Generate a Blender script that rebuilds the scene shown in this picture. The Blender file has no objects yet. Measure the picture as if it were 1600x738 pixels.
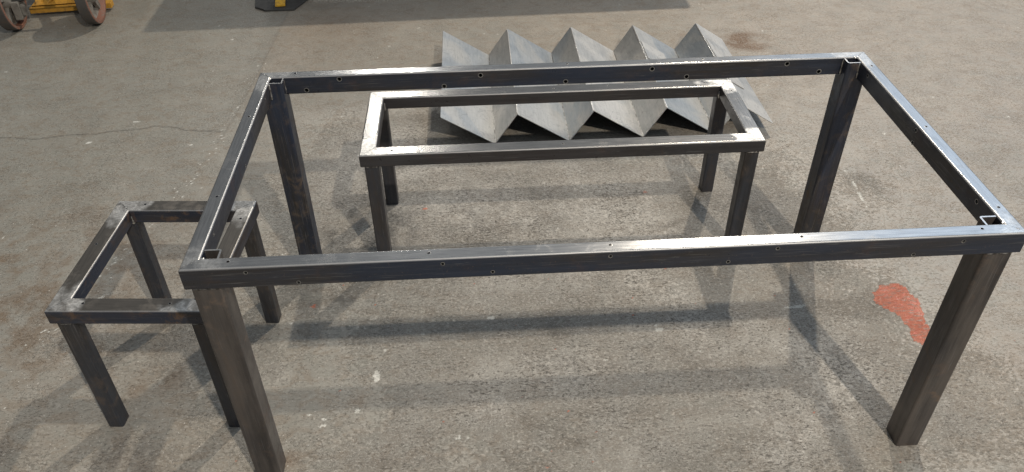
import bpy, bmesh, math, random
import numpy as np
from mathutils import Matrix, Vector
random.seed(4)
S = bpy.context.scene
C = S.collection

# ------------------------------------------------------------------ camera
f_, ch, pitch, roll = 1247.03, 1.78877, 0.671835, -0.0137764
cp, sp, cr, sr = math.cos(pitch), math.sin(pitch), math.cos(roll), math.sin(roll)
F = Vector((0, cp, -sp)); up = Vector((0, sp, cp)); rt = Vector((1, 0, 0))
R = cr*rt + sr*up; U = -sr*rt + cr*up
cam = bpy.data.cameras.new('camera'); co = bpy.data.objects.new('camera', cam); C.objects.link(co)
M = Matrix(((R.x, U.x, -F.x, 0), (R.y, U.y, -F.y, 0), (R.z, U.z, -F.z, ch), (0, 0, 0, 1)))
co.matrix_world = M
cam.sensor_width = 36; cam.lens = f_/1600*36; cam.clip_start = 0.05; cam.clip_end = 200
S.camera = co

# ------------------------------------------------------------------ world and lamps
w = bpy.data.worlds.new('World'); S.world = w; w.use_nodes = True
nt = w.node_tree; bg = nt.nodes['Background']
tc = nt.nodes.new('ShaderNodeTexCoord'); sx = nt.nodes.new('ShaderNodeSeparateXYZ')
nt.links.new(tc.outputs['Generated'], sx.inputs[0])
mr = nt.nodes.new('ShaderNodeMapRange'); mr.inputs[1].default_value = -0.6; mr.inputs[2].default_value = 0.8
nt.links.new(sx.outputs[0], mr.inputs[0])
ramp = nt.nodes.new('ShaderNodeValToRGB')
ramp.color_ramp.elements[0].color = (0.072, 0.072, 0.070, 1)
ramp.color_ramp.elements[1].color = (0.205, 0.235, 0.27, 1)
nt.links.new(mr.outputs[0], ramp.inputs[0]); 
mz = nt.nodes.new('ShaderNodeMapRange'); mz.inputs[1].default_value = 0.0; mz.inputs[2].default_value = 0.6; mz.inputs[3].default_value = 0.22; mz.inputs[4].default_value = 1.35
nt.links.new(sx.outputs[2], mz.inputs[0])
mm = nt.nodes.new('ShaderNodeVectorMath'); mm.operation = 'SCALE'
nt.links.new(ramp.outputs[0], mm.inputs[0]); nt.links.new(mz.outputs[0], mm.inputs['Scale']); nt.links.new(mm.outputs[0], bg.inputs[0])
bg.inputs[1].default_value = 2.1

def lamp(name, loc, target, power, color, size, shape='DISK', sy=None):
    l = bpy.data.lights.new(name, 'AREA'); l.shape = shape; l.size = size
    if sy: l.size_y = sy
    l.energy = power; l.color = color
    o = bpy.data.objects.new(name, l); C.objects.link(o); o.location = loc
    o.rotation_euler = (Vector(target)-Vector(loc)).to_track_quat('-Z', 'Y').to_euler()
    return o
lamp('high_bay_lamp', (2.3, 6.7, 6.0), (1.6, 5.0, 0), 350, (1.0, 0.89, 0.74), 0.15)
lamp('high_bay_lamp', (2.25, -2.6, 6.0), (1.6, -0.6, 0), 400, (1.0, 0.90, 0.76), 0.15)
lamp('high_bay_lamp', (-2.0, 12.2, 6.2), (-0.8, 6.0, 0), 95, (1.0, 0.95, 0.86), 0.45)
rl = lamp('roof_light', (7.7, 10.8, 7.0), (7.7, 10.8, 0), 290, (0.66, 0.81, 1.0), 6.2, 'RECTANGLE', 9.0); rl.rotation_euler = (0, 0, 0)
lamp('daylight_door', (-6.5, -4.0, 1.8), (-0.5, 1.6, 0.4), 9, (0.50, 0.72, 1.0), 3.0, 'RECTANGLE', 2.6)
S.view_settings.view_transform = 'Standard'; S.view_settings.look = 'None'
S.view_settings.exposure = 0.0; S.view_settings.gamma = 1.0

# ------------------------------------------------------------------ helpers
def tag(o, label=None, cat=None, group=None, kind=None):
    if label: o['label'] = label
    if cat: o['category'] = cat
    if group: o['group'] = group
    if kind: o['kind'] = kind
    return o
def empty(name, loc, rz=0):
    o = bpy.data.objects.new(name, None); C.objects.link(o); o.location = loc; o.rotation_euler = (0, 0, rz)
    o.empty_display_size = 0.1
    return o
def link(name, bm, mat, parent=None, smooth=None):
    bmesh.ops.recalc_face_normals(bm, faces=bm.faces)
    me = bpy.data.meshes.new(name); bm.to_mesh(me); bm.free()
    for m in (mat if isinstance(mat, (list, tuple)) else [mat]): me.materials.append(m)
    if smooth is not None:
        me.polygons.foreach_set('use_smooth', [True]*len(me.polygons))
        try: me.set_sharp_from_angle(angle=math.radians(smooth))
        except Exception: pass
    o = bpy.data.objects.new(name, me); C.objects.link(o)
    if parent: o.parent = parent
    return o

class N:
    """small node-tree writer"""
    def __init__(s, name):
        s.m = bpy.data.materials.new(name); s.m.use_nodes = True; s.t = s.m.node_tree
        s.b = s.t.nodes['Principled BSDF']; s.out = s.t.nodes['Material Output']
    def n(s, typ, **k):
        d = s.t.nodes.new(typ)
        for a, v in k.items(): setattr(d, a, v)
        return d
    def put(s, inp, v):
        if isinstance(v, bpy.types.NodeSocket): s.t.links.new(v, inp)
        elif isinstance(v, (tuple, list)) and len(v) == 3 and inp.type == 'RGBA': inp.default_value = (*v, 1)
        else: inp.default_value = v
    def math(s, op, a, b=0.0, c=None, clamp=False):
        d = s.n('ShaderNodeMath', operation=op); d.use_clamp = clamp
        s.put(d.inputs[0], a); s.put(d.inputs[1], b)
        if c is not None: s.put(d.inputs[2], c)
        return d.outputs[0]
    def mix(s, fac, a, b, mode='MIX'):
        d = s.n('ShaderNodeMix', data_type='RGBA', blend_type=mode)
        s.put(d.inputs[0], fac); s.put(d.inputs[6], a); s.put(d.inputs[7], b)
        return d.outputs[2]
    def lerp(s, fac, a, b):
        d = s.n('ShaderNodeMix', data_type='FLOAT')
        s.put(d.inputs[0], fac); s.put(d.inputs[2], a); s.put(d.inputs[3], b)
        return d.outputs[0]
    def rng(s, v, a, b, c=0.0, d_=1.0, smooth=False):
        d = s.n('ShaderNodeMapRange'); d.clamp = True
        if smooth: d.interpolation_type = 'SMOOTHSTEP'
        for i, x in enumerate((v, a, b, c, d_)): s.put(d.inputs[i], x)
        return d.outputs[0]
    def noise(s, vec, scale, detail=4, rough=0.55, dist=0.0, col=False):
        d = s.n('ShaderNodeTexNoise'); s.put(d.inputs['Vector'], vec)
        d.inputs['Scale'].default_value = scale; d.inputs['Detail'].default_value = detail
        d.inputs['Roughness'].default_value = rough; d.inputs['Distortion'].default_value = dist
        return d.outputs[1 if col else 0]
    def voro(s, vec, scale, feature='F1', out='Distance', rnd=1.0):
        d = s.n('ShaderNodeTexVoronoi', feature=feature); s.put(d.inputs['Vector'], vec)
        d.inputs['Scale'].default_value = scale; d.inputs['Randomness'].default_value = rnd
        return d.outputs[out]
    def scale(s, vec, xyz, loc=(0, 0, 0), rot=(0, 0, 0)):
        d = s.n('ShaderNodeMapping'); s.put(d.inputs[0], vec)
        d.inputs['Scale'].default_value = xyz; d.inputs['Location'].default_value = loc; d.inputs['Rotation'].default_value = rot
        return d.outputs[0]
    def bump(s, h, strength, dist=0.001, normal=None):
        d = s.n('ShaderNodeBump'); s.put(d.inputs['Strength'], strength); d.inputs['Distance'].default_value = dist
        s.put(d.inputs['Height'], h)
        if normal is not None: s.put(d.inputs['Normal'], normal)
        return d.outputs[0]
    def objco(s): return s.n('ShaderNodeTexCoord').outputs['Object']
    def set(s, **k):
        for a, v in k.items(): s.put(s.b.inputs[a.replace('_', ' ')], v)
        return s.m

# ------------------------------------------------------------------ steel
def steel(name, mill_a, mill_b, rust, rust_amt, top_lo, top_hi, top_rough=0.30, grind=1.0, mill_rough=0.36, is_leg=False):
    k = N(name)
    oc = k.objco()
    oi = k.n('ShaderNodeObjectInfo')
    rnd = k.n('ShaderNodeCombineXYZ'); k.put(rnd.inputs[0], k.math('MULTIPLY', oi.outputs['Random'], 37.0)); k.put(rnd.inputs[1], k.math('MULTIPLY', oi.outputs['Random'], 91.0))
    add = k.n('ShaderNodeVectorMath', operation='ADD'); k.put(add.inputs[0], oc); k.put(add.inputs[1], rnd.outputs[0]); v = add.outputs[0]
    # streaks run along the tube
    if is_leg: vs = k.scale(v, (9, 9, 0.6)); vl = k.scale(v, (1, 1, 0.35))
    else: vs = k.scale(v, (0.5, 9, 9)); vl = k.scale(v, (0.3, 1, 1))
    fine = k.noise(vs, 26, 6, 0.65)
    streak = k.noise(vs, 7, 4, 0.6)
    large = k.noise(vl, 7, 3, 0.55)
    blot = k.noise(v, 26, 6, 0.62, 0.5)
    mill = k.mix(k.rng(large, 0.38, 0.62, smooth=True), mill_a, mill_b)
    mill = k.mix(k.rng(streak, 0.35, 0.7, 0.0, 0.45), mill, tuple(min(1, 1.9*c) for c in mill_a))
    if is_leg:
        band = k.noise(k.scale(v, (20, 20, 2.2)), 1.0, 5, 0.62, 0.3)
        mill = k.mix(k.rng(band, 0.50, 0.66, 0, 0.55), mill, tuple(0.45*c for c in mill_b))
        mill = k.mix(k.math('MULTIPLY', k.rng(band, 0.46, 0.36, 0, 0.5), k.rng(k.noise(v, 30, 4, 0.65), 0.4, 0.6, 0.4, 1)), mill, tuple(min(1, 0.55*c+0.45*d) for c, d in zip(mill_a, rust)))
    rm = k.math('MULTIPLY', k.rng(blot, 0.52, 0.66), k.rng(k.noise(v, 5, 3, 0.5), 0.42, 0.62))
    rm = k.math('MULTIPLY', rm, rust_amt)
    mill = k.mix(rm, mill, rust)
    # pale scuffs
    sc = k.noise(k.scale(v, (2.2, 2.2, 22) if not is_leg else (22, 22, 2.2)), 9, 3, 0.5)
    scm = k.math('MULTIPLY', k.rng(sc, 0.66, 0.72), k.rng(k.noise(v, 8, 2, 0.5), 0.5, 0.62))
    mill = k.mix(k.math('MULTIPLY', scm, 0.5), mill, (0.16, 0.165, 0.17))
    hair = k.noise(k.scale(v, (1.2, 60, 60) if not is_leg else (60, 60, 1.2)), 9, 2, 0.5)
    mill = k.mix(k.math('MULTIPLY', k.rng(hair, 0.62, 0.68), k.rng(large, 0.35, 0.6, 0.1, 0.5)), mill, (0.17, 0.17, 0.175))
    speck = k.rng(k.noise(v, 190, 3, 0.6), 0.64, 0.70)
    mill = k.mix(k.math('MULTIPLY', speck, 0.22), mill, (0.20, 0.15, 0.11))
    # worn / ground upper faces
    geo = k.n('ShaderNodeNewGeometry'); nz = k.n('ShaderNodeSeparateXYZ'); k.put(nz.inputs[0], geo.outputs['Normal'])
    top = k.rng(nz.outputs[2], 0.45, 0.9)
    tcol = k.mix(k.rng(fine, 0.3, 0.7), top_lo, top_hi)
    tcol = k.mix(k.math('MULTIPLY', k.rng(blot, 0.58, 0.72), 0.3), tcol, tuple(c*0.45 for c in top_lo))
    at = k.n('ShaderNodeAttribute', attribute_type='OBJECT', attribute_name='rail_length')
    sep = k.n('ShaderNodeSeparateXYZ'); k.put(sep.inputs[0], oc)
    half = k.math('MULTIPLY', at.outputs['Fac'], 0.5)
    dist = k.math('SUBTRACT', half, k.math('ABSOLUTE', k.math('SUBTRACT', sep.outputs[0], half)))
    dist = k.math('ADD', dist, k.math('MULTIPLY', k.math('SUBTRACT', k.noise(v, 13, 3, 0.5), 0.5), 0.22))
    gm = k.math('MULTIPLY', k.rng(dist, 0.115, 0.075, smooth=True), k.math('MULTIPLY', k.rng(k.noise(v, 18, 3, 0.5, 1.2), 0.28, 0.52, 0.15, 1.0), grind))
    if is_leg: gm = 0.0
    swirl = k.noise(k.scale(v, (1, 1, 1)), 55, 3, 0.5, 2.5)
    gcol = k.mix(k.rng(swirl, 0.35, 0.65), (0.45, 0.445, 0.43), (0.86, 0.85, 0.83))
    tcol = k.mix(gm, tcol, gcol)
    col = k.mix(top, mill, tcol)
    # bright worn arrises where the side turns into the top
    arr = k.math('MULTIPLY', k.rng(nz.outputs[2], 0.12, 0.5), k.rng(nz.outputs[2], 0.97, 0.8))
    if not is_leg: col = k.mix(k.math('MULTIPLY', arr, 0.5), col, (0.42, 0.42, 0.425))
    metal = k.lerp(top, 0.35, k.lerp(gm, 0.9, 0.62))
    metal = k.math('SUBTRACT', metal, k.math('MULTIPLY', rm, 0.4), clamp=True)
    ro = k.lerp(top, k.math('ADD', k.math('MULTIPLY', k.math('SUBTRACT', blot, 0.5), 0.5), mill_rough), k.math('ADD', k.math('MULTIPLY', k.math('SUBTRACT', fine, 0.5), 0.12), k.lerp(gm, top_rough, 0.38)))
    ro = k.math('ADD', ro, k.math('MULTIPLY', rm, 0.3))
    ro = k.lerp(k.math('GREATER_THAN', arr, 0.02), ro, 0.46)
    h = k.math('ADD', k.math('MULTIPLY', fine, k.lerp(top, 0.4, 0.07)), k.math('ADD', k.math('MULTIPLY', blot, k.lerp(top, 0.35, 0.08)), k.math('MULTIPLY', swirl, k.math('MULTIPLY', k.math('MULTIPLY', gm, top), 0.4))))
    return k.set(Base_Color=col, Metallic=metal, Roughness=ro, Normal=k.bump(h, k.lerp(k.math('GREATER_THAN', arr, 0.02), 0.35, 0.05), 0.0012))

RUST = (0.10, 0.052, 0.028)
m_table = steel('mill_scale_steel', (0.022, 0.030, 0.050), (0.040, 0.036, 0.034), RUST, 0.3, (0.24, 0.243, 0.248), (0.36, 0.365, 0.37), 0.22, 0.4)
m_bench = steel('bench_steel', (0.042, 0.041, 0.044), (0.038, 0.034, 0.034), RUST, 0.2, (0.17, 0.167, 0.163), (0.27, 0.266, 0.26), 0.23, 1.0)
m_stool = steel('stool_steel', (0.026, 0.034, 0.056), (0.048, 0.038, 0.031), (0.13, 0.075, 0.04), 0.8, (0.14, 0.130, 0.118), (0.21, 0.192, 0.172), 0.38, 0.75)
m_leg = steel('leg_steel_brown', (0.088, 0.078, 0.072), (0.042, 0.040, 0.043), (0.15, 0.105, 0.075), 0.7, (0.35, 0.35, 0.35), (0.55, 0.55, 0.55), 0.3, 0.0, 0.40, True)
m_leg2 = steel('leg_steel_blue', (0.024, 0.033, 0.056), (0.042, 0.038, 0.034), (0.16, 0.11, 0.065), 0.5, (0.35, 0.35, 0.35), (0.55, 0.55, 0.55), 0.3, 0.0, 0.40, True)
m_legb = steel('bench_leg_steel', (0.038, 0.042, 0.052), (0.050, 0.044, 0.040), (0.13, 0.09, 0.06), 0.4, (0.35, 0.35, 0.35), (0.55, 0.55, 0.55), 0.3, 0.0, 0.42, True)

k = N('weld_bead_steel'); v = k.objco()
nb = k.noise(v, 220, 3, 0.5)
m_weld = k.set(Base_Color=k.mix(k.rng(k.noise(v, 60, 3), 0.35, 0.6), (0.20, 0.19, 0.18), (0.66, 0.65, 0.63)), Metallic=0.95, Roughness=0.3, Normal=k.bump(nb, 0.5, 0.002))
k = N('dull_weld_steel'); m_weldk = k.set(Base_Color=k.mix(k.rng(k.noise(k.objco(), 90, 3), 0.4, 0.6), (0.06, 0.055, 0.05), (0.26, 0.25, 0.24)), Metallic=0.7, Roughness=0.42)
k = N('ground_weld_steel'); m_weldb = k.set(Base_Color=(0.72, 0.71, 0.69), Metallic=0.7, Roughness=0.32)
k = N('bare_drilled_steel'); m_bare = k.set(Base_Color=(0.34, 0.34, 0.34), Metallic=0.9, Roughness=0.4)

# ------------------------------------------------------------------ concrete floor
X0, X1, Y0, Y1, ST = -3.6, 3.4, 0.5, 5.3, 0.008
nx, ny = int((X1-X0)/ST)+1, int((Y1-Y0)/ST)+1
gx = np.linspace(X0, X1, nx); gy = np.linspace(Y0, Y1, ny); GX, GY = np.meshgrid(gx, gy)
rs = np.random.RandomState(11)
def vnoise(cell, oct=4, per=0.55, seed=0, sx_=1.0):
    out = np.zeros_like(GX); a = 1.0; tot = 0
    r = np.random.RandomState(seed)
    for o_ in range(oct):
        c = cell/2**o_; w_, h_ = int((X1-X0)/(c*sx_))+4, int((Y1-Y0)/c)+4
        g = r.rand(h_, w_); fx = (GX-X0)/(c*sx_); fy = (GY-Y0)/c
        ix, iy = fx.astype(int), fy.astype(int); tx, ty = fx-ix, fy-iy
        tx = tx*tx*(3-2*tx); ty = ty*ty*(3-2*ty)
        out += a*((g[iy, ix]*(1-tx)+g[iy, ix+1]*tx)*(1-ty)+(g[iy+1, ix]*(1-tx)+g[iy+1, ix+1]*tx)*ty)
        tot += a; a *= per
    return out/tot
def blob(x, y, rx, ry, rot=0, soft=1.0):
    c, s = math.cos(rot), math.sin(rot); dx, dy = GX-x, GY-y
    d = np.sqrt(((dx*c+dy*s)/rx)**2+((-dx*s+dy*c)/ry)**2)
    return np.clip((1.0-d)/soft+0.5*(soft < 1), 0, 1) if soft >= 1 else np.clip((1-d)/soft, 0, 1)
def seg(pts, wdt, soft):
    d = np.full(GX.shape, 9.0)
    for (ax, ay), (bx, by) in zip(pts[:-1], pts[1:]):
        vx, vy = bx-ax, by-ay; t = np.clip(((GX-ax)*vx+(GY-ay)*vy)/(vx*vx+vy*vy), 0, 1)
        d = np.minimum(d, np.hypot(GX-ax-t*vx, GY-ay-t*vy))
    return np.clip((wdt-d)/soft+0.5, 0, 1)
WL = [(-0.407, 1.592, .010, .026, .1), (-0.071, 1.831, .016, .007, .1), (0.457, 1.769, .015, .008, .2), (0.451, 1.785, .006, .005, 0), (0.91, 1.862, .040, .006, .1), (-0.579, 1.453, .010, .004, -.5), (-0.536, 1.434, .009, .005, .3), (-0.533, 1.415, .011, .005, .1),
      (-0.155, 1.367, .007, .006, 0), (-0.127, 1.362, .006, .004, .5), (-0.706, 1.82, .006, .004, 0), (-1.359, 2.9, .010, .006, 0), (-1.66, 3.10, .014, .006, 0), (-1.457, 3.943, .010, .006, 0), (-1.80, 2.93, .012, .008, .4)]
RL = [(-0.648, 1.893, .030), (-0.515, 1.676, .012), (-0.452, 1.535, .012), (-0.203, 1.42, .020), (-0.409, 1.358, .014), (-0.398, 1.304, .016), (0.09, 1.268, .020), (0.525, 1.76, .014), (1.499, 1.792, .026), (1.56, 1.72, .012), (0.523, 2.059, .015), (0.516, 2.512, .028), (0.204, 1.282, .020), (-1.05, 1.57, .035), (-0.419, 2.079, .022), (-0.33, 2.42, .030), (1.31, 2.18, .012)]
n1, n2, n3 = vnoise(0.5, 5, 0.55, 1), vnoise(0.16, 5, 0.6, 2), vnoise(0.05, 3, 0.6, 3)
wear = np.clip(0.10+0.95*blob(0.2, 2.1, 1.35, 1.25, 0, 1.0)**0.6+0.75*blob(0.75, 1.45, 0.75, 0.55)+0.6*blob(-0.55, 2.7, 0.5, 0.8)+0.25*blob(-1.3, 1.6, 0.7, 0.7), 0, 1)
seam = [(-1.50, 1.7), (-1.30, 2.5), (-1.24, 3.0), (-1.23, 3.5), (-1.235, 3.95), (-1.25, 5.3)]
sx_at = np.interp(GY, [p_[1] for p_ in seam], [p_[0] for p_ in seam])
wear *= np.clip((GX-sx_at)/0.05, 0.25, 1)
wear = np.clip((wear+(n1-0.5)*1.1+(n2-0.5)*0.9-0.12), 0, 1)
wear = np.where(GY > 3.3, wear*np.clip((3.9-GY)/0.6, 0.12, 1), wear)
warm = np.clip(0.25+0.55*np.clip((GX-0.2)/1.6, 0, 1)+0.35*np.clip((GY-2.9)/0.8, 0, 1)*(GX > sx_at)+(n1-0.5)*0.9, 0, 1)
warm *= np.where(GX < sx_at, 0.45, 1)
dark = 1.0*np.clip(1.5*blob(-0.52, 2.30, 0.24, 0.26), 0, 1)*np.clip((n2*.6+n3*.4-0.40)*6, 0, 1)
dark = np.maximum(dark, 0.7*blob(-0.56, 1.93, 0.22, 0.06)*np.clip((n3-0.38)*4, 0, 1))
dark = np.maximum(dark, 0.45*blob(0.9, 2.35, 0.35, 0.35)*np.clip((n2-0.45)*5, 0, 1))
dark = np.maximum(dark, 0.5*blob(-0.88, 1.72, 0.18, 0.12)*np.clip((n3-0.4)*5, 0, 1))
dark = np.maximum(dark, 0.28*np.clip((n2-0.60)*6, 0, 1)*wear)
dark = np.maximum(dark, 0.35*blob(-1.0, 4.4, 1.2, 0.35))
white = np.zeros_like(GX)
for x, y, rx, ry, ro in WL:
    white = np.maximum(white, np.clip((1.25-np.sqrt((((GX-x)*math.cos(ro)+(GY-y)*math.sin(ro))/rx)**2+((-(GX-x)*math.sin(ro)+(GY-y)*math.cos(ro))/ry)**2))*2, 0, 1))
white = np.maximum(white, seg([(1.327, 2.633), (1.334, 2.557), (1.331, 2.47), (1.329, 2.389)], .006, .008)*np.clip((n3-0.30)*5, 0, 1))
white = np.maximum(white, 0.7*seg([(-1.45, 1.78), (-1.40, 1.90), (-1.35, 1.97)], .008, .012)*np.clip((n3-0.32)*5, 0, 1))
for i in range(260):
    x, y, r_ = rs.uniform(X0, X1), rs.uniform(0.8, 5), rs.uniform(.003, .0065)
    i0, j0 = int((y-Y0)/ST), int((x-X0)/ST)
    white[i0:i0+1+(r_ > .005), j0:j0+1+(rs.rand() < .4)] = rs.uniform(.3, .9)
for i in range(160):                                    # crumbs along the old joint
    y = rs.uniform(1.7, 3.7); x = np.interp(y, [p_[1] for p_ in seam], [p_[0] for p_ in seam])+rs.normal(0.012, .018)
    white[int((y-Y0)/ST), int((x-X0)/ST)] = rs.uniform(.3, 1)
poly = [(1.182, 1.923), (1.223, 1.956), (1.284, 1.962), (1.312, 1.935), (1.313, 1.884), (1.298, 1.819), (1.298, 1.753), (1.275, 1.699), (1.235, 1.699), (1.226, 1.735), (1.233, 1.788), (1.224, 1.826), (1.197, 1.847), (1.17, 1.88)]
def inpoly(pl):
    ins = np.zeros(GX.shape, bool); n_ = len(pl)
    wx = GX+(n3-0.5)*0.035; wy = GY+(vnoise(0.05, 3, .6, 9)-0.5)*0.035
    for i in range(n_):
        (ax, ay), (bx, by) = pl[i], pl[(i+1) % n_]
        cnd = ((ay > wy) != (by > wy)) & (wx < (bx-ax)*(wy-ay)/(by-ay+1e-12)+ax); ins ^= cnd
    return ins.astype(float)
red = inpoly(poly)
for x, y, r_ in [(a_, b_, c_*0.75) for a_, b_, c_ in RL]:
    red = np.maximum(red, 0.62*np.clip((1-np.hypot(GX-x, (GY-y)*1.6)/r_)*1.0+(n3-0.5)*1.6, 0, 1)*(np.hypot(GX-x, GY-y) < r_*1.3))
for i in range(70):
    x, y = rs.uniform(-.8, 1.6), rs.uniform(1.2, 2.4); red[int((y-Y0)/ST), int((x-X0)/ST)] = rs.uniform(.2, .7)
rust = 1.0*np.clip(blob(1.235, 3.835, 0.16, 0.13)*3, 0, 1)*np.clip(0.55+(n2-0.42)*4, 0, 1)
rust = np.maximum(rust, 0.5*blob(-0.02+0.93, 3.92, 0.09, 0.06)*np.clip((n3-0.3)*4, 0, 1))
rust = np.maximum(rust, 0.7*blob(-1.07, 1.58, 0.16, 0.08, 0.3)*np.clip((n3-0.40)*5, 0, 1))
rust = np.maximum(rust, 0.6*np.clip(1.6*blob(-1.7, 1.9, 0.75, 0.75), 0, 1)*np.clip((n2*0.5+n3*0.5-0.46)*6, 0, 1))
rust = np.maximum(rust, 0.8*blob(-0.52, 1.66, 0.035, 0.03)*np.clip((n3-0.2)*4, 0, 1))
rust = np.maximum(rust, 0.7*blob(-0.62, 1.30, 0.10, 0.04, 0.5)*np.clip((n3-0.35)*5, 0, 1))
rust = np.maximum(rust, 0.5*blob(-0.45, 1.50, 0.05, 0.03)*np.clip((n3-0.3)*4, 0, 1))
rust = np.maximum(rust, 0.45*blob(-1.1, 1.2, 0.5, 0.2)*np.clip((n2-0.48)*5, 0, 1))
rust = np.maximum(rust, 0.30*blob(-0.9, 4.1, 0.35, 0.3)); rust = np.maximum(rust, 0.30*blob(-2.9, 3.8, .5, .3))
jit = (vnoise(0.03, 3, .6, 21)-0.5)*0.012
GYs = GY.copy(); GY = GY+jit
crack = 0.75*seg([(-2.9, 3.01), (-2.206, 2.982), (-2.05, 2.965), (-1.931, 2.99), (-1.80, 3.0), (-1.723, 3.023), (-1.62, 3.035), (-1.567, 3.062), (-1.47, 3.045), (-1.417, 3.02), (-1.33, 3.012), (-1.243, 2.999)], .0030, .006)
GY = GYs
crack = np.maximum(crack, 0.25*np.clip(1-np.abs(GX-sx_at)/0.010, 0, 1)*(GY > 2.9))
crack = np.maximum(crack, 0.30*seg([(2.55, 4.42), (2.72, 4.15), (2.9, 3.9)], .004, .008))
crack = np.maximum(crack, 0.5*seg([(1.62, 3.14), (1.50, 3.10)], .0015, .006))
for i in range(34):                                     # swarf and hair-thin scores
    x, y, a_, l_ = rs.uniform(-2.4, 2.2), rs.uniform(1.2, 4.2), rs.uniform(-.5, .6), rs.uniform(.015, .05)
    p_ = [(x, y)]
    for q in range(3): p_.append((p_[-1][0]+l_*math.cos(a_), p_[-1][1]+l_*math.sin(a_))); a_ += rs.uniform(-.5, .5)
    crack = np.maximum(crack, rs.uniform(.25, .6)*seg(p_, .0012, .006))
tint = np.clip((sx_at+0.1-GX)/0.5, 0, 1)*0.8+0.35*np.clip((1.35-GY)/0.3, 0, 1)
def ring():
    b = bmesh.new(); return b
nv = nx*ny
verts = np.zeros((nv+4, 3), np.float32); verts[:nv, 0] = GX.ravel(); verts[:nv, 1] = GY.ravel()
verts[nv:, :2] = [(-25, -15), (25, -15), (25, 30), (-25, 30)]
ii = np.arange(nv).reshape(ny, nx)
quads = np.stack([ii[:-1, :-1], ii[:-1, 1:], ii[1:, 1:], ii[1:, :-1]], -1).reshape(-1, 4)
me = bpy.data.meshes.new('floor')
low = list(ii[0, :]); rgt = list(ii[:, -1]); top_ = list(ii[-1, ::-1]); lft = list(ii[::-1, 0])
outer = [[nv, nv+1]+low[::-1], [nv+1, nv+2]+rgt[::-1], [nv+2, nv+3]+top_[::-1], [nv+3, nv]+lft[::-1]]
loops = np.concatenate([quads.ravel()]+[np.array(o_) for o_ in outer]).astype(np.int32)
lens = [4]*len(quads)+[len(o_) for o_ in outer]; starts = np.concatenate([[0], np.cumsum(lens)[:-1]]).astype(np.int32)
me.vertices.add(nv+4); me.vertices.foreach_set('co', verts.ravel())
me.loops.add(len(loops)); me.loops.foreach_set('vertex_index', loops)
me.polygons.add(len(lens)); me.polygons.foreach_set('loop_start', starts)
try: me.polygons.foreach_set('loop_total', np.array(lens, np.int32))
except Exception: pass
me.update(calc_edges=True)
for nm, chn, ext in (('mask_one', (wear, warm, dark, white), (.25, .5, 0, 0)), ('mask_two', (red, rust, crack, tint), (0, 0, 0, .3))):
    a = me.color_attributes.new(nm, 'FLOAT_COLOR', 'POINT')
    d = np.zeros((nv+4, 4), np.float32)
    for i, c_ in enumerate(chn): d[:nv, i] = c_.ravel()
    d[nv:] = ext; a.data.foreach_set('color', d.ravel())
floor = bpy.data.objects.new('floor', me); C.objects.link(floor); tag(floor, kind='structure')

k = N('worn_concrete'); v = k.objco()
a1 = k.n('ShaderNodeVertexColor', layer_name='mask_one'); a2 = k.n('ShaderNodeVertexColor', layer_name='mask_two')
s1 = k.n('ShaderNodeSeparateColor'); k.put(s1.inputs[0], a1.outputs[0]); s2 = k.n('ShaderNodeSeparateColor'); k.put(s2.inputs[0], a2.outputs[0])
WEAR, WARM, DARK, WHITE = s1.outputs[0], s1.outputs[1], s1.outputs[2], a1.outputs[1]
RED, RUSTM, CRACK, TINT = s2.outputs[0], s2.outputs[1], s2.outputs[2], a2.outputs[1]
nf = k.noise(v, 420, 4, 0.7); nm_ = k.noise(v, 70, 5, 0.65); nl = k.noise(v, 9, 5, 0.6); nx2 = k.noise(v, 2.2, 4, 0.6)
base = k.mix(WARM, (0.292, 0.282, 0.254), (0.345, 0.300, 0.250))
base = k.mix(k.math('MULTIPLY', TINT, 0.7), base, (0.235, 0.225, 0.190))
base = k.mix(k.rng(nl, 0.32, 0.68), k.mix(0.22, base, (0.09, 0.085, 0.075)), base)
base = k.mix(k.rng(nx2, 0.35, 0.65, 0.0, 0.25), base, (0.30, 0.27, 0.225))
base = k.mix(k.rng(nm_, 0.40, 0.70, 0.0, 0.22), base, (0.15, 0.125, 0.095))
olive = k.noise(k.scale(v, (1.0, 1.5, 1), (3, 9, 0)), 17, 6, 0.68, 0.8)
base = k.mix(k.math('MULTIPLY', k.rng(olive, 0.50, 0.60), 0.30), base, (0.19, 0.135, 0.085))
base = k.mix(k.math('MULTIPLY', k.rng(olive, 0.47, 0.38), 0.28), base, (0.24, 0.245, 0.215))
# exposed aggregate
warp = k.n('ShaderNodeVectorMath', operation='ADD'); k.put(warp.inputs[0], v)
wn = k.n('ShaderNodeVectorMath', operation='SCALE'); k.put(wn.inputs[0], k.noise(v, 90, 2, 0.5, 0, True)); wn.inputs['Scale'].default_value = 0.010; k.put(warp.inputs[1], wn.outputs[0]); vw = warp.outputs[0]
vc = k.voro(vw, 260, out='Color'); sc_ = k.n('ShaderNodeSeparateColor'); k.put(sc_.inputs[0], vc)
vc2 = k.voro(vw, 480, out='Color'); sc2 = k.n('ShaderNodeSeparateColor'); k.put(sc2.inputs[0], vc2)
agg = k.mix(k.rng(sc_.outputs[0], 0.1, 0.9), (0.305, 0.288, 0.26), (0.44, 0.415, 0.375))
agg = k.mix(k.rng(sc2.outputs[1], 0.60, 0.95, 0, 0.8), agg, (0.62, 0.59, 0.54))
agg = k.mix(k.rng(sc2.outputs[0], 0.82, 0.95, 0, 0.75), agg, (0.10, 0.085, 0.07))
agg = k.mix(k.rng(nl, 0.42, 0.60, 0, 0.4), agg, (0.24, 0.195, 0.15))
agg = k.mix(k.math('MULTIPLY', k.rng(WEAR, 0.75, 1.0), k.rng(k.noise(v, 28, 4, 0.65), 0.46, 0.60, 0, 0.6)), agg, (0.58, 0.55, 0.50))
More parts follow.
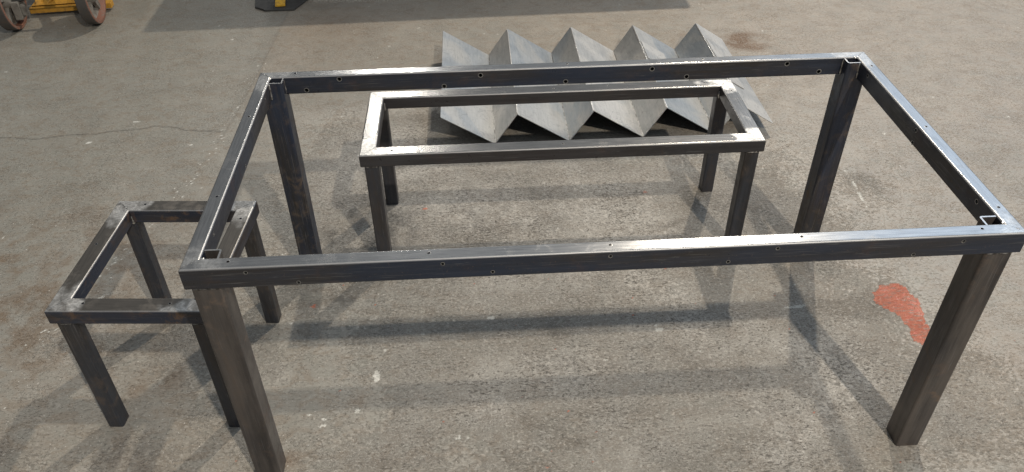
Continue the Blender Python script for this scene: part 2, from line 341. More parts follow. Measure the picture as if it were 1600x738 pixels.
pn = k.noise(k.scale(vw, (0.7, 1.3, 1)), 130, 4, 0.65)
pit = k.rng(pn, 0.615, 0.66)
agg = k.mix(k.math('MULTIPLY', pit, 0.6), agg, (0.085, 0.070, 0.056))
def strokes(sc, loc, wd, gs, g0, g1):
    ln = k.math('ABSOLUTE', k.math('SUBTRACT', k.noise(k.scale(vw, (0.6, 1.3, 1), loc), sc, 2, 0.5), 0.5))
    return k.math('MULTIPLY', k.rng(ln, wd, wd*0.3), k.rng(k.noise(k.scale(v, (0.8, 1.4, 1), loc), gs, 2, 0.5), g0, g1))
dens = k.rng(k.noise(v, 6, 4, 0.6), 0.38, 0.66, -0.05, 0.075)
stroke = k.math('MAXIMUM', strokes(42, (5, 2, 0), 0.060, 75, k.math('SUBTRACT', 0.57, dens), k.math('SUBTRACT', 0.62, dens)), strokes(85, (2, 6, 0), 0.09, 120, k.math('SUBTRACT', 0.56, dens), k.math('SUBTRACT', 0.62, dens)))
strokl = k.math('MAXIMUM', strokes(50, (1, 8, 0), 0.050, 80, 0.53, 0.60), strokes(110, (4, 3, 0), 0.10, 130, 0.55, 0.60))
wthr = k.math('ADD', WEAR, k.math('MULTIPLY', k.math('SUBTRACT', nm_, 0.5), 1.5))
wthr = k.math('ADD', wthr, k.math('MULTIPLY', k.math('SUBTRACT', nf, 0.5), 0.8))
WM = k.math('MULTIPLY', k.rng(wthr, 0.35, 1.0), 0.85)
col = k.mix(WM, base, agg)
broad = k.noise(k.scale(v, (0.8, 1.3, 1), (4, 1, 0)), 3.4, 6, 0.62, 0.7)
col = k.mix(k.math('MULTIPLY', k.rng(broad, 0.54, 0.66, 0, 0.38), k.rng(WEAR, 0.1, 0.7, 0.15, 1.0)), col, (0.50, 0.475, 0.43))
col = k.mix(k.math('MULTIPLY', k.rng(broad, 0.46, 0.34, 0, 0.5), k.rng(WEAR, 0.1, 0.6, 0.35, 1.0)), col, (0.135, 0.118, 0.095))
# fine grain, small chips and pits everywhere
col = k.mix(k.math('MULTIPLY', k.rng(nf, 0.30, 0.5, 0.35, 0.0), k.lerp(WM, 0.5, 1.0)), col, (0.10, 0.088, 0.072))
col = k.mix(k.math('MULTIPLY', stroke, k.lerp(WEAR, 0.12, 0.80)), col, (0.075, 0.066, 0.054))
col = k.mix(k.math('MULTIPLY', strokl, k.lerp(WEAR, 0.12, 0.70)), col, (0.58, 0.55, 0.50))
chip = k.rng(k.noise(k.scale(v, (0.55, 1.6, 1)), 46, 3, 0.6), 0.68, 0.73)
col = k.mix(k.math('MULTIPLY', chip, 0.28), col, (0.085, 0.078, 0.066))
lite = k.rng(k.noise(k.scale(v, (1, 1.3, 1), (7, 3, 0)), 60, 3, 0.6), 0.70, 0.75)
col = k.mix(k.math('MULTIPLY', lite, 0.35), col, (0.46, 0.43, 0.38))
col = k.mix(k.math('MULTIPLY', RUSTM, k.rng(nm_, 0.3, 0.55, 0.5, 1.0)), col, (0.150, 0.092, 0.050))
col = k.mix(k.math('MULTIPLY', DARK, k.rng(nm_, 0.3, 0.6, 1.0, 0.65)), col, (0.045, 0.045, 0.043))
redm = k.math('MULTIPLY', k.rng(k.math('ADD', RED, k.math('MULTIPLY', k.math('SUBTRACT', nm_, 0.5), 1.6)), 0.40, 0.60), k.rng(nf, 0.34, 0.44, 0.45, 1.0))
redm = k.math('MULTIPLY', k.math('MULTIPLY', redm, k.rng(RED, 0.02, 0.15)), k.rng(k.noise(k.scale(v, (0.5, 1.6, 1), (0, 0, 0), (0, 0, 0.5)), 60, 5, 0.75), 0.38, 0.50, 0.25, 0.95))
col = k.mix(redm, col, k.mix(k.rng(nm_, 0.4, 0.6), (0.44, 0.105, 0.055), (0.58, 0.20, 0.125)))
whm = k.rng(k.math('ADD', WHITE, k.math('ADD', k.math('MULTIPLY', k.math('SUBTRACT', nf, 0.5), 0.8), k.math('MULTIPLY', k.math('SUBTRACT', k.noise(v, 170, 3), 0.5), 2.2))), 0.42, 0.72)
whm = k.math('MULTIPLY', whm, k.rng(WHITE, 0.02, 0.2))
col = k.mix(k.math('MULTIPLY', whm, 0.85), col, (0.66, 0.65, 0.60))
gritn = k.noise(v, 140, 2, 0.5)
col = k.mix(k.math('MULTIPLY', k.rng(gritn, 0.685, 0.72), 0.6), col, (0.06, 0.05, 0.042))
col = k.mix(k.math('MULTIPLY', k.rng(k.noise(k.scale(v, (1, 1, 1), (9, 4, 2)), 150, 2, 0.5), 0.70, 0.73), 0.8), col, (0.66, 0.63, 0.58))
col = k.mix(k.math('MULTIPLY', CRACK, 0.85), col, (0.05, 0.045, 0.04))
hgt = k.math('MULTIPLY', k.math('ADD', k.math('MULTIPLY', nm_, 0.25), k.math('MULTIPLY', nf, 0.10)), k.lerp(WM, 0.35, 1.0))
hg2 = k.math('ADD', k.math('MULTIPLY', sc_.outputs[0], 0.22), k.math('MULTIPLY', k.math('SUBTRACT', 1.0, pn), 1.5))
hgt = k.math('ADD', hgt, k.math('MULTIPLY', hg2, WM))
hgt = k.math('SUBTRACT', hgt, k.math('ADD', k.math('MULTIPLY', k.math('ADD', chip, stroke), 0.3), CRACK))
hgt = k.math('ADD', hgt, k.math('MULTIPLY', redm, 0.25))
rough = k.lerp(WM, k.math('ADD', 0.30, k.math('MULTIPLY', nl, 0.25)), 0.45)
rough = k.lerp(redm, rough, 0.30)
m_floor = k.set(Base_Color=col, Roughness=rough, Normal=k.bump(hgt, 0.9, 0.004), Specular_IOR_Level=0.5)
me.materials.append(m_floor)

# ------------------------------------------------------------------ steel tube frames
def rrect(a0, a1, b0, b1, r, n=4):
    pts = []
    for cx, cy, st in ((a1-r, b1-r, 0), (a0+r, b1-r, 90), (a0+r, b0+r, 180), (a1-r, b0+r, 270)):
        for i in range(n+1):
            t = math.radians(st+90*i/n); pts.append((cx+r*math.cos(t), cy+r*math.sin(t)))
    return pts
def hollow(bm, outer, inner, fa, fb):
    """prism between two end maps; outer and inner loops have the same count"""
    n = len(outer)
    A = [bm.verts.new(fa(*p)) for p in outer]; B = [bm.verts.new(fb(*p)) for p in outer]
    Ai = [bm.verts.new(fa(*p)) for p in inner]; Bi = [bm.verts.new(fb(*p)) for p in inner]
    for i in range(n):
        j = (i+1) % n
        bm.faces.new((A[i], B[i], B[j], A[j])); bm.faces.new((Ai[j], Bi[j], Bi[i], Ai[i]))
        bm.faces.new((A[j], Ai[j], Ai[i], A[i])); bm.faces.new((B[i], Bi[i], Bi[j], B[j]))
def weigh(o):
    md = o.modifiers.new('weighted_normal', 'WEIGHTED_NORMAL'); md.mode = 'FACE_AREA'; md.weight = 100; md.keep_sharp = True
def cut(o, holes):
    """drill round holes: (centre, axis, radius)"""
    if not holes: return
    bm = bmesh.new()
    for c_, ax, r_ in holes:
        q = Vector(ax).to_track_quat('Z', 'Y').to_matrix().to_4x4()
        bmesh.ops.create_cone(bm, cap_ends=True, segments=14, radius1=r_, radius2=r_, depth=0.014, matrix=Matrix.Translation(c_) @ q)
    me_ = bpy.data.meshes.new('cutter'); bm.to_mesh(me_); bm.free(); cu = bpy.data.objects.new('cutter', me_); C.objects.link(cu)
    par = o.parent; mw = o.matrix_basis.copy(); o.parent = None; o.matrix_basis = Matrix()
    md = o.modifiers.new('drill', 'BOOLEAN'); md.object = cu; md.operation = 'DIFFERENCE'; md.solver = 'EXACT'
    bpy.context.view_layer.update()
    ev = o.evaluated_get(bpy.context.evaluated_depsgraph_get()); nm2 = bpy.data.meshes.new_from_object(ev)
    o.modifiers.clear(); old = o.data
    if len(nm2.polygons) > 20: o.data = nm2
    o.parent = par; o.matrix_basis = mw
    bpy.data.objects.remove(cu)
def make_rail(parent, i, L, W, H, w_, h_, mat, holes=(), r=0.005, sag=0.0):
    """rail i of a mitred frame: 0 near, 1 right, 2 far, 3 left.  local x = along, y = inwards, z = up"""
    ln = (L, W, L, W)[i]; corner = ((-L/2, -W/2), (L/2, -W/2), (L/2, W/2), (-L/2, W/2))[i]
    bm = bmesh.new(); e = 0.0004
    out = rrect(0, w_, -h_, 0, r); inn = rrect(0.003, w_-0.003, -h_+0.003, -0.003, max(r-0.003, 0.001))
    hollow(bm, out, inn, lambda a, b: (a+e, a, b), lambda a, b: (ln-a-e, a, b))
    o = link('rail', bm, [mat, m_bare], parent, 30)
    o.location = (corner[0], corner[1], H); o.rotation_euler = (0, 0, i*math.pi/2); o['rail_length'] = ln
    cut(o, [(c_, ax, r_) for c_, ax, r_ in holes])
    if holes:      # bright drilled rims, part of the rail's own mesh
        bm = bmesh.new(); bm.from_mesh(o.data)
        for c_, ax, r_ in holes:
            q = Vector(ax).to_track_quat('Z', 'Y').to_matrix().to_4x4(); T = Matrix.Translation(Vector(c_)+Vector(ax)*0.0003) @ q
            n = 14; rr = [bm.verts.new(T @ Vector((r_*0.98*math.cos(t*2*math.pi/n), r_*0.98*math.sin(t*2*math.pi/n), 0))) for t in range(n)]
            jx = random.uniform(-.0005, .0005)
            r2 = [bm.verts.new(T @ Vector((jx+r_*1.32*math.cos(t*2*math.pi/n), jx+r_*1.32*math.sin(t*2*math.pi/n), -0.0001))) for t in range(n)]
            for t in range(n):
                fc = bm.faces.new((rr[t], r2[t], r2[(t+1) % n], rr[(t+1) % n])); fc.material_index = 1
        bm.to_mesh(o.data); bm.free()
        if len(o.data.materials) < 2: o.data.materials.append(m_bare)
    weigh(o)
    return o
def make_leg(parent, i, L, W, H, w_, h_, s, dx, dy, mat, horn):
    corner = ((-L/2, -W/2), (L/2, -W/2), (L/2, W/2), (-L/2, W/2))[i]
    if i % 2: dx, dy = dy, dx
    bm = bmesh.new(); r = 0.006; th = 0.0042
    out = rrect(dx, dx+s, dy, dy+s, r); inn = rrect(dx+th, dx+s-th, dy+th, dy+s-th, r-th)
    zt = H-h_-0.0006
    hollow(bm, out, inn, lambda a, b: (a, b, 0.0005), lambda a, b: (a, b, zt))
    # end cap so that the foot reads closed
    if horn:      # the two inner walls run on up inside the mitred corner
        ax, ay = dx+s, dy+s; g = 0.0006; z1 = H-0.003; n = 4
        o_ = [(w_+g, ay)]+[(ax-r+r*math.cos(t), ay-r+r*math.sin(t)) for t in [math.pi/2*(1-q/n) for q in range(n+1)]]+[(ax, w_+g)]
        i_ = [(w_+g, ay-th)]+[(ax-r+(r-th)*math.cos(t), ay-r+(r-th)*math.sin(t)) for t in [math.pi/2*(1-q/n) for q in range(n+1)]]+[(ax-th, w_+g)]
        m = len(o_)
        Ot = [bm.verts.new((x, y, z1)) for x, y in o_]; Ob = [bm.verts.new((x, y, zt)) for x, y in o_]
        It = [bm.verts.new((x, y, z1)) for x, y in i_]; Ib = [bm.verts.new((x, y, zt)) for x, y in i_]
        for q in range(m-1):
            bm.faces.new((Ot[q], Ot[q+1], Ob[q+1], Ob[q])); bm.faces.new((It[q+1], It[q], Ib[q], Ib[q+1])); bm.faces.new((Ot[q+1], Ot[q], It[q], It[q+1]))
        for q in (0, m-1): bm.faces.new((Ot[q], Ob[q], Ib[q], It[q]))
    o = link('leg', bm, mat, parent, 30); weigh(o); o.location = (corner[0], corner[1], 0); o.rotation_euler = (0, 0, i*math.pi/2)
    return o
def bead(bm, p0, p1, r_, wob=0.25, n=14):
    """lumpy weld bead from p0 to p1"""
    p0, p1 = Vector(p0), Vector(p1); d = (p1-p0); q = d.to_track_quat('Z', 'Y').to_matrix(); rings = []
    for i in range(n+1):
        t = i/n; c_ = p0+d*t; rr = r_*(1+random.uniform(-wob, wob))*(0.45 if i in (0, n) else 1)
        rings.append([bm.verts.new(c_+q @ Vector((rr*math.cos(a*math.pi/3), rr*math.sin(a*math.pi/3), 0))) for a in range(6)])
    for A, B in zip(rings[:-1], rings[1:]):
        for j in range(6): bm.faces.new((A[j], A[(j+1) % 6], B[(j+1) % 6], B[j]))
    bm.faces.new(rings[0][::-1]); bm.faces.new(rings[-1])
def make_frame(name, label, cat, q, mat, lmat, holes, horn, beads):
    x, y, yaw, L, W, H, w_, h_, s, dx, dy = q
    cx = x+L/2*math.cos(yaw)-W/2*math.sin(yaw); cy = y+L/2*math.sin(yaw)+W/2*math.cos(yaw)
    t = tag(empty(name, (cx, cy, 0), yaw), label, cat)
    for i in range(4): make_rail(t, i, L, W, H, w_, h_, mat, holes.get(i, ()))
    for i in range(4): make_leg(t, i, L, W, H, w_, h_, s, dx, dy, lmat[i] if isinstance(lmat, tuple) else lmat, horn)
    for i in range(4):
        corner = ((-L/2, -W/2), (L/2, -W/2), (L/2, W/2), (-L/2, W/2))[i]
        made = []
        ddx, ddy = (dx, dy) if i % 2 == 0 else (dy, dx)
        B_ = []
        B_.append(((0.003, 0.003, H-0.0022), (w_-0.001, w_-0.001, H-0.0022), 0.0026, 0.12, 14))     # mitre weld, ground nearly flush
        if horn:
            B_.append(((w_+0.002, ddy+s-0.002, H-0.004), (w_+0.001, ddy+s-0.001, H-h_+0.004), 0.0028, .3, 14))
            B_.append(((ddx+s+0.001, w_+0.001, H-0.005), (ddx+s+0.001, w_+0.001, H-h_+0.002), 0.0028, .3, 14))
            B_.append(((w_-0.002, w_-0.001, H-0.003), (w_+0.010, w_-0.001, H-0.004), 0.0034, 0.4, 6))
        else:
            B_.append(((w_+0.001, w_+0.001, H-0.02), (w_+0.001, w_+0.001, H-h_-0.003), 0.0035, 0.35, 8))
        B_.append(((ddx+0.004, ddy, H-h_-0.002), (ddx+s-0.004, ddy, H-h_-0.002), 0.0022, .25, 14))
        B_.append(((ddx, ddy+0.004, H-h_-0.002), (ddx, ddy+s-0.004, H-h_-0.002), 0.0022, .25, 14))
        for q_ in B_:
            bm = bmesh.new(); bead(bm, *q_); o = link('weld_bead', bm, m_weld if q_[2] > .0025 else m_weldk, t, 60)
            o.location = (corner[0], corner[1], 0); o.rotation_euler = (0, 0, i*math.pi/2)
    return t
qT = (-0.681808, 1.23377, 0.0471086, 1.780386, 0.875549, 0.729993, 0.036319, 0.0557467, 0.0635314, 0.010485, 0.0044756)
qB = (-0.469778, 2.085351, 0.0464017, 1.274971, 0.413529, 0.454257, 0.0501392, 0.0441725, 0.0457608, 0.0109806, 0.0045688)
qS = (-1.1425585, 1.415972, -0.021019, 0.400495, 0.458957, 0.449122, 0.0484864, 0.0454855, 0.0423845, 0.0116035, 0.0039182)
L, W, wT, hT = qT[3], qT[4], qT[6], qT[7]
top_h = lambda xs, a=0.021: [((x, a, 0), (0, 0, 1), 0.0032) for x in xs]
near = top_h((0.097, 0.51, 0.89, 1.297, 1.688))+[((x, 0, z-0.73), (0, -1, 0), 0.0036) for x, z in ((0.134, .716), (0.236, .683), (0.538, .716), (0.641, .688), (0.888, .717), (1.141, .687), (1.242, .718), (1.543, .684), (1.643, .715))]
far = top_h((L-0.104, L-0.891, L-1.291), 0.015)+[((L-x, wT, z-0.73), (0, 1, 0), 0.0058) for x, z in ((0.132, .686), (0.231, .718), (0.53, .683), (0.637, .714), (0.886, .684), (1.139, .715), (1.244, .686), (1.539, .716), (1.64, .687))]
right = top_h((0.093, 0.44, 0.78), 0.017)+[((x, wT, z-0.73), (0, 1, 0), 0.0048) for x, z in ((0.751, .714), (0.446, .716), (0.443, .681), (0.139, .713))]
left = top_h((W-0.257, W-0.62), 0.02)+[((W-x, wT, z-0.73), (0, 1, 0), 0.0042) for x, z in ((0.139, .713), (0.743, .716), (0.45, .684))]
make_frame('table_frame', 'large tall steel table frame with small drilled holes along its rails', 'table frame', qT, m_table, (m_leg, m_leg, m_leg2, m_leg2), {0: near, 1: right, 2: far, 3: left}, True, 1)
LB, WB, LS, WS = qB[3], qB[4], qS[3], qS[4]
make_frame('bench_frame', 'long low steel bench frame with brightly ground corners, seen inside the large table frame', 'bench frame', qB, m_bench, m_legb,
           {0: top_h((0.10, 0.636, 1.172), .025), 1: top_h((0.326,), .022), 2: top_h((0.10, LB-0.64, LB-0.10), .025)}, False, 1)
make_frame('stool_frame', 'small square brownish steel stool frame standing beside the left end of the large table frame', 'stool frame', qS, m_stool, m_legb,
           {0: top_h((0.30, 0.085), .028), 1: top_h((0.372,), .022), 2: top_h((LS-0.085,), .02), 3: top_h((0.2,), .02)}, False, 1)

# ------------------------------------------------------------------ folded steel stair flight
def plate_mat(name, c1, c2, seed, rough=0.42):
    k = N(name); oc = k.objco()
    oi = k.n('ShaderNodeObjectInfo'); rnd = k.n('ShaderNodeCombineXYZ'); k.put(rnd.inputs[0], k.math('MULTIPLY', oi.outputs['Random'], 53.0)); k.put(rnd.inputs[2], seed)
    add = k.n('ShaderNodeVectorMath', operation='ADD'); k.put(add.inputs[0], oc); k.put(add.inputs[1], rnd.outputs[0]); v = add.outputs[0]
    big = k.noise(v, 4.5, 4, 0.55, 1.2); scr = k.noise(k.scale(v, (9, 1.0, 3), (0, 0, 0), (0, 0, 0.5)), 14, 5, 0.65); sp_ = k.noise(v, 120, 4, 0.6); ln_ = k.noise(v, 7, 3, 0.5, 3.5)
    c = k.mix(k.rng(k.noise(k.scale(v, (1.2, 1.0, 1.2)), 2.6, 3, 0.5, 0.8), 0.44, 0.54), c1, c2)
    c = k.mix(k.rng(big, 0.4, 0.7, 0, 0.35), c, tuple(1.12*x for x in c2))
    c = k.mix(k.rng(scr, 0.42, 0.75, 0, 0.25), c, tuple(min(1, 1.6*x) for x in c2))
    c = k.mix(k.rng(scr, 0.42, 0.25, 0, 0.35), c, tuple(0.5*x for x in c1))
    vein = k.rng(k.math('ABSOLUTE', k.math('SUBTRACT', ln_, 0.5)), 0.0, 0.012, 0.5, 0.0)
    c = k.mix(vein, c, tuple(0.45*x for x in c1))
    c = k.mix(k.rng(k.noise(v, 6, 3, .6), 0.64, 0.78, 0, 0.25), c, (0.30, 0.25, 0.20))
    return k.set(Base_Color=c, Metallic=0.5, Roughness=k.math('ADD', rough-0.08, k.math('MULTIPLY', big, 0.2)), Normal=k.bump(k.math('ADD', k.math('MULTIPLY', scr, 0.5), k.math('MULTIPLY', sp_, 0.25)), 0.25, 0.001))
m_pa = plate_mat('sheet_steel', (0.31, 0.345, 0.38), (0.44, 0.44, 0.43), 1.0, 0.40)
m_pb = plate_mat('sheet_steel_scaled', (0.36, 0.37, 0.375), (0.52, 0.51, 0.49), 5.0, 0.46)
k = N('shade_dark_underside'); m_under = k.set(Base_Color=k.mix(k.noise(k.objco(), 20, 4), (0.03, 0.032, 0.038), (0.05, 0.05, 0.055)), Metallic=0.3, Roughness=0.5)
def under(bm):      # the lower side of each plate is coloured dark to deepen the shade beneath
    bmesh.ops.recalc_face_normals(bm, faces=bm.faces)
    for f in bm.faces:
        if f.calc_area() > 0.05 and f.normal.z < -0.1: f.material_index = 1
yaw = qT[2]; FD = 0.83; y0f = 2.872
st = tag(empty('stair_flight', (math.cos(yaw)*0.55-math.sin(yaw)*(y0f+FD/2), math.sin(yaw)*0.55+math.cos(yaw)*(y0f+FD/2), 0), yaw),
         'zigzag flight of folded pale steel stair treads lying on the floor behind the bench frame', 'metal stairs')
def slab(bm, A, B, y0, y1, th, e0=0.0, e1=0.0):
    """plate from A=(x,z) to B=(x,z), thickness th upwards, running y0..y1"""
    A, B = Vector(A), Vector(B); d = (B-A).normalized(); n = Vector((-d.y, d.x));
    if n.y < 0: n = -n
    A = A+d*e0; B = B-d*e1
    q = [A, B, B+n*th, A+n*th]
    v0 = [bm.verts.new((p[0], y0, p[1])) for p in q]; v1 = [bm.verts.new((p[0], y1, p[1])) for p in q]
    bm.faces.new(v0); bm.faces.new(v1[::-1])
    for i in range(4): bm.faces.new((v0[i], v1[i], v1[(i+1) % 4], v0[(i+1) % 4]))
ridx = [-0.152, 0.165, 0.479, 0.786, 1.100]; valx = [0.071, 0.385, 0.700, 1.010, 1.245]; ZR = 0.140
for i in range(5):
    zb = 0.0015 if i < 4 else 0.049
    y0, y1 = -FD/2+random.uniform(-.006, .006), FD/2+(0.0 if i == 0 else 0.0)+random.uniform(-.008, .008)
    bm = bmesh.new(); slab(bm, (ridx[i]-.55, ZR), (valx[i]-.55, zb), y0, y1, 0.003)
    bmesh.ops.bevel(bm, geom=bm.edges[:], offset=0.0006, segments=1, affect='EDGES'); under(bm)
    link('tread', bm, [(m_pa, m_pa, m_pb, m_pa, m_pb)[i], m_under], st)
    if i < 4:
        bm = bmesh.new(); slab(bm, (valx[i]-.55, 0.0015), (ridx[i+1]-.55, ZR), y0+.001, y1-.001, 0.003, 0.0038, 0.0008)
        bmesh.ops.bevel(bm, geom=bm.edges[:], offset=0.0006, segments=1, affect='EDGES'); under(bm)
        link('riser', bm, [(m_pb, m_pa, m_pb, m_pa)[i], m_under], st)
for i in range(1, 5):                                   # ridge and valley welds
    bm = bmesh.new(); bead(bm, (ridx[i]-.55, -FD/2+.004, ZR+.001), (ridx[i]-.55, FD/2-.004, ZR+.002), 0.0036, 0.10, 24); link('weld_bead', bm, m_weldb, st, 60)
for i in range(4):
    bm = bmesh.new(); bead(bm, (valx[i]-.55+.001, -FD/2+.002, 0.0062), (valx[i]-.55+.001, FD/2-.004, 0.0062), 0.0032, 0.2, 40); link('weld_bead', bm, m_weld, st, 60)
for i, (ya, yb, t0, t1) in ((3, (0.05, 0.235, 0.0, 0.55)), (4, (-0.2, 0.23, 0.0, 0.5))):    # doubling plates tacked on the last treads
    bm = bmesh.new(); A = Vector((ridx[i]-.55, ZR)); B = Vector((valx[i]-.55, 0.0 if i < 4 else 0.049)); d = B-A; n = Vector((-d.y, d.x)).normalized()
    if n.y < 0: n = -n
    slab(bm, tuple(A+d*0.02+n*.0045), tuple(A+d*t1+n*.0045), ya, yb, 0.003)
    link('cover_plate', bm, m_pb, st)

# ------------------------------------------------------------------ background: trolley, workbench foot, sheet
def paint(name, col, rough=0.45, dirt=(0.07, 0.055, 0.04), amt=0.5, metallic=0.0, sc=30):
    k = N(name); v = k.objco(); n_ = k.noise(v, sc, 5, 0.65)
    c = k.mix(k.math('MULTIPLY', k.rng(n_, 0.5, 0.66), amt), k.mix(k.rng(k.noise(v, 8, 3), 0.3, 0.7, 0, 0.4), col, tuple(0.65*x for x in col)), dirt)
    return k.set(Base_Color=c, Roughness=k.math('ADD', rough, k.math('MULTIPLY', n_, 0.2)), Metallic=metallic, Normal=k.bump(n_, 0.3, 0.002))
m_yel = paint('yellow_paint', (0.52, 0.27, 0.035)); m_tyre = paint('worn_iron_tread', (0.085, 0.078, 0.072), 0.5, (0.12, 0.09, 0.07), 0.5, 0.2)
m_rim = paint('red_rim_paint', (0.23, 0.105, 0.07), 0.55, (0.17, 0.14, 0.12), 0.9); m_hub = paint('grey_hub', (0.22, 0.205, 0.18), 0.6, (0.07, 0.06, 0.05), 0.7)
m_dk = paint('dark_steel', (0.06, 0.06, 0.06), 0.5, (0.03, 0.03, 0.03), 0.4, 0.4); m_ax = paint('axle_steel', (0.11, 0.11, 0.11), 0.45, (0.05, 0.04, 0.035), 0.5, 0.5)
def box(bm, x0, x1, y0, y1, z0, z1, bv=0.003):
    r_ = bmesh.ops.create_cube(bm, size=1, matrix=Matrix.Translation(((x0+x1)/2, (y0+y1)/2, (z0+z1)/2)) @ Matrix.Diagonal((x1-x0, y1-y0, z1-z0, 1)))
    es = list({e for v_ in r_['verts'] for e in v_.link_edges})
    if bv: bmesh.ops.bevel(bm, geom=es, offset=bv, segments=2, affect='EDGES')
def barr(bm, p0, p1, wx, wz):
    p0, p1 = Vector(p0), Vector(p1); d = p1-p0; q = d.to_track_quat('X', 'Z').to_matrix().to_4x4()
    bmesh.ops.create_cube(bm, size=1, matrix=Matrix.Translation((p0+p1)/2) @ q @ Matrix.Diagonal((d.length, wx, wz, 1)))
def lathe(bm, prof, cx, cz, n=48, y=0.0):
    """profile (x along the axle, radius) turned about an axis parallel to x"""
    rings = [[bm.verts.new((cx+a, y+r_*math.cos(t*2*math.pi/n), cz+r_*math.sin(t*2*math.pi/n))) for t in range(n)] for a, r_ in prof]
    for A, B in zip(rings[:-1], rings[1:]):
        for j in range(n): bm.faces.new((A[j], A[(j+1) % n], B[(j+1) % n], B[j]))
    return rings
xa, ya, xb, yb = -2.640, 4.135, -2.232, 4.200
ty = math.atan2(yb-ya, xb-xa); tl = math.hypot(xb-xa, yb-ya); RW = 0.165
tr = tag(empty('yellow_trolley', ((xa+xb)/2, (ya+yb)/2+0.0, 0), ty), 'yellow steel trolley on two large red-edged iron wheels, mostly above the top left corner', 'trolley')
for xr in (-tl/2, tl/2):
    bm = bmesh.new(); lathe(bm, [(-0.055, RW-.016), (-0.055, RW-.003), (-0.052, RW), (-0.004, RW), (-0.002, RW-.003)], xr, RW)
    wh = link('wheel', bm, m_tyre, tr, 40)
    bm = bmesh.new(); lathe(bm, [(-0.002, RW-.003), (0.0, RW-.004), (0.0, RW-.018), (-0.004, RW-.020), (-0.030, RW-.026)], xr, RW); link('rim', bm, m_rim, wh, 40)
    bm = bmesh.new(); lathe(bm, [(-0.030, RW-.026), (-0.050, RW-.06), (-0.045, 0.06), (-0.01, 0.052), (0.0, 0.04), (0.0, 0.001)], xr, RW)
    lathe(bm, [(-0.055, RW-.016), (-0.052, RW-.05), (-0.053, 0.05), (-0.07, 0.04), (-0.07, 0.001)], xr, RW)
    for q in range(5):
        a = q*2*math.pi/5+0.3
        barr(bm, (xr-.03, 0.045*math.cos(a), RW+0.045*math.sin(a)), (xr-.03, (RW-.03)*math.cos(a), RW+(RW-.03)*math.sin(a)), 0.02, 0.028)
    link('hub', bm, m_hub, wh, 40)
bm = bmesh.new(); lathe(bm, [(-tl/2-.12, .013), (tl/2-.06, .013)], 0, RW, 20); lathe(bm, [(-tl/2, .026), (-tl/2+.03, .024), (-tl/2+.06, .014)], 0, RW, 20); link('axle', bm, m_ax, tr, 40)
bm = bmesh.new()
barr(bm, (-tl/2+.00, 0.16, 0.035), (tl/2+.02, 0.16, 0.035), 0.05, 0.03); barr(bm, (-tl/2, 0.30, 0.10), (tl/2+.02, 0.30, 0.10), 0.05, 0.04)
for a, b in ((-.13, -.06), (0.02, 0.07), (-.16, -.20)): barr(bm, (a, 0.17, 0.05), (b, 0.30, 0.12), 0.03, 0.012)
barr(bm, (-tl/2+.01, 0.23, 0.055), (tl/2-.03, 0.23, 0.055), 0.14, 0.006)
barr(bm, (-tl/2-.2, .45, .38), (tl/2+.28, .45, .38), .05, .05); barr(bm, (-tl/2-.2, 1.0, .38), (tl/2+.28, 1.0, .38), .05, .05)
for x in (-tl/2-.2, tl/2+.255):
    barr(bm, (x, .425, .38), (x, 1.02, .38), .05, .05)
for x in (-tl/2+.06, tl/2-.13): barr(bm, (x, 0, RW), (x, .45, .36), .03, .03)
bmesh.ops.bevel(bm, geom=bm.edges[:], offset=0.002, segments=1, affect='EDGES')
link('frame', bm, m_yel, tr)
bm = bmesh.new(); box(bm, -tl/2-.22, tl/2+.28, .42, 1.03, .407, .425); link('platform', bm, m_dk, tr)
for x in (-tl/2+.03, tl/2):
    bm = bmesh.new(); lathe(bm, [(-.03, .01), (-.03, .16), (.03, .16), (.03, .01)], x, .16, 32, 0.85); barr(bm, (x, .85, .16), (x, .95, .37), .05, .02); link('caster', bm, m_tyre, tr, 40)
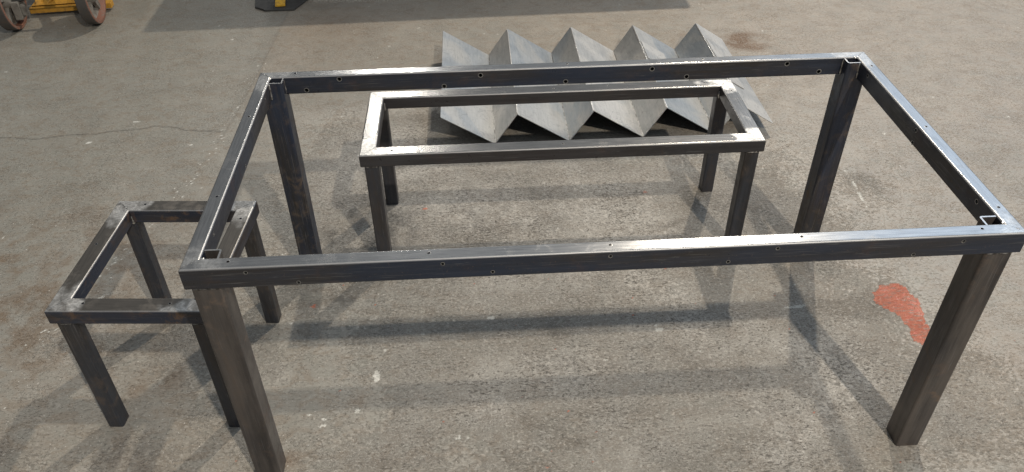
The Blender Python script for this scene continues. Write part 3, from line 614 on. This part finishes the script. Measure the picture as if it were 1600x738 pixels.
bm = bmesh.new(); box(bm, -tl/2-.005, -tl/2+.03, -.05, .05, RW-.045-.06, RW-.01); box(bm, -tl/2+.03, -tl/2+.055, -.03, .0, RW-.09, RW-.03); link('axle_bracket', bm, m_hub, tr)

# workbench standing just above the picture, its shadow and one foot come into view
wb = tag(empty('workbench', (-0.1, 5.0, 0), 0.076), 'heavy dark steel workbench with yellow-marked foot plate on the floor at the top edge', 'workbench')
bm = bmesh.new(); box(bm, -1.30, 1.26, -0.48, 0.55, 0.81, 0.86, .004); link('tabletop', bm, m_dk, wb)
for x, y in ((-1.16, -0.24), (1.12, -0.10), (-1.16, .42), (1.12, .42)):
    bm = bmesh.new(); box(bm, x-.05, x+.05, y-.05, y+.05, .012, .81); link('leg', bm, m_dk, wb)
bm = bmesh.new()
pl = [(-1.40, -.42), (-1.38, -.55), (-1.33, -.585), (-1.32, -.60), (-1.155, -.605), (-1.08, -.42), (-1.07, -.10), (-1.40, -.10)]
vb = [bm.verts.new((x, y, 0.0005)) for x, y in pl]; vt = [bm.verts.new((x, y, 0.012)) for x, y in pl]
bm.faces.new(vb[::-1]); bm.faces.new(vt)
for i in range(len(pl)): bm.faces.new((vb[i], vb[(i+1) % len(pl)], vt[(i+1) % len(pl)], vt[i]))
bmesh.ops.bevel(bm, geom=[e for e in bm.edges], offset=0.0015, segments=1, affect='EDGES'); link('foot_plate', bm, m_dk, wb)
bm = bmesh.new(); barr(bm, (-1.235, -.57, .020), (-1.26, -.30, .045), .055, .010); link('yellow_bracket', bm, paint('bright_yellow_paint', (0.62, 0.36, 0.03)), wb)

k = N('teal_sheet'); v = k.objco(); m_teal = k.set(Base_Color=k.mix(k.noise(v, 12, 3), (0.035, 0.05, 0.055), (0.06, 0.078, 0.085)), Roughness=0.5)
sh = empty('floor_mat', (3.2, 4.45, 0), math.radians(-42))
bm = bmesh.new(); box(bm, -.35, .45, -.24, .30, 0.002, 0.014, .003); mo = link('mat_surface', bm, m_teal, sh)
bm = bmesh.new(); box(bm, -.36, .46, -.255, -.241, 0.001, 0.020, .002); link('edge_strip', bm, m_ax, sh)
tag(sh, 'dark teal floor mat with grey edge strip in the top right corner', 'mat')
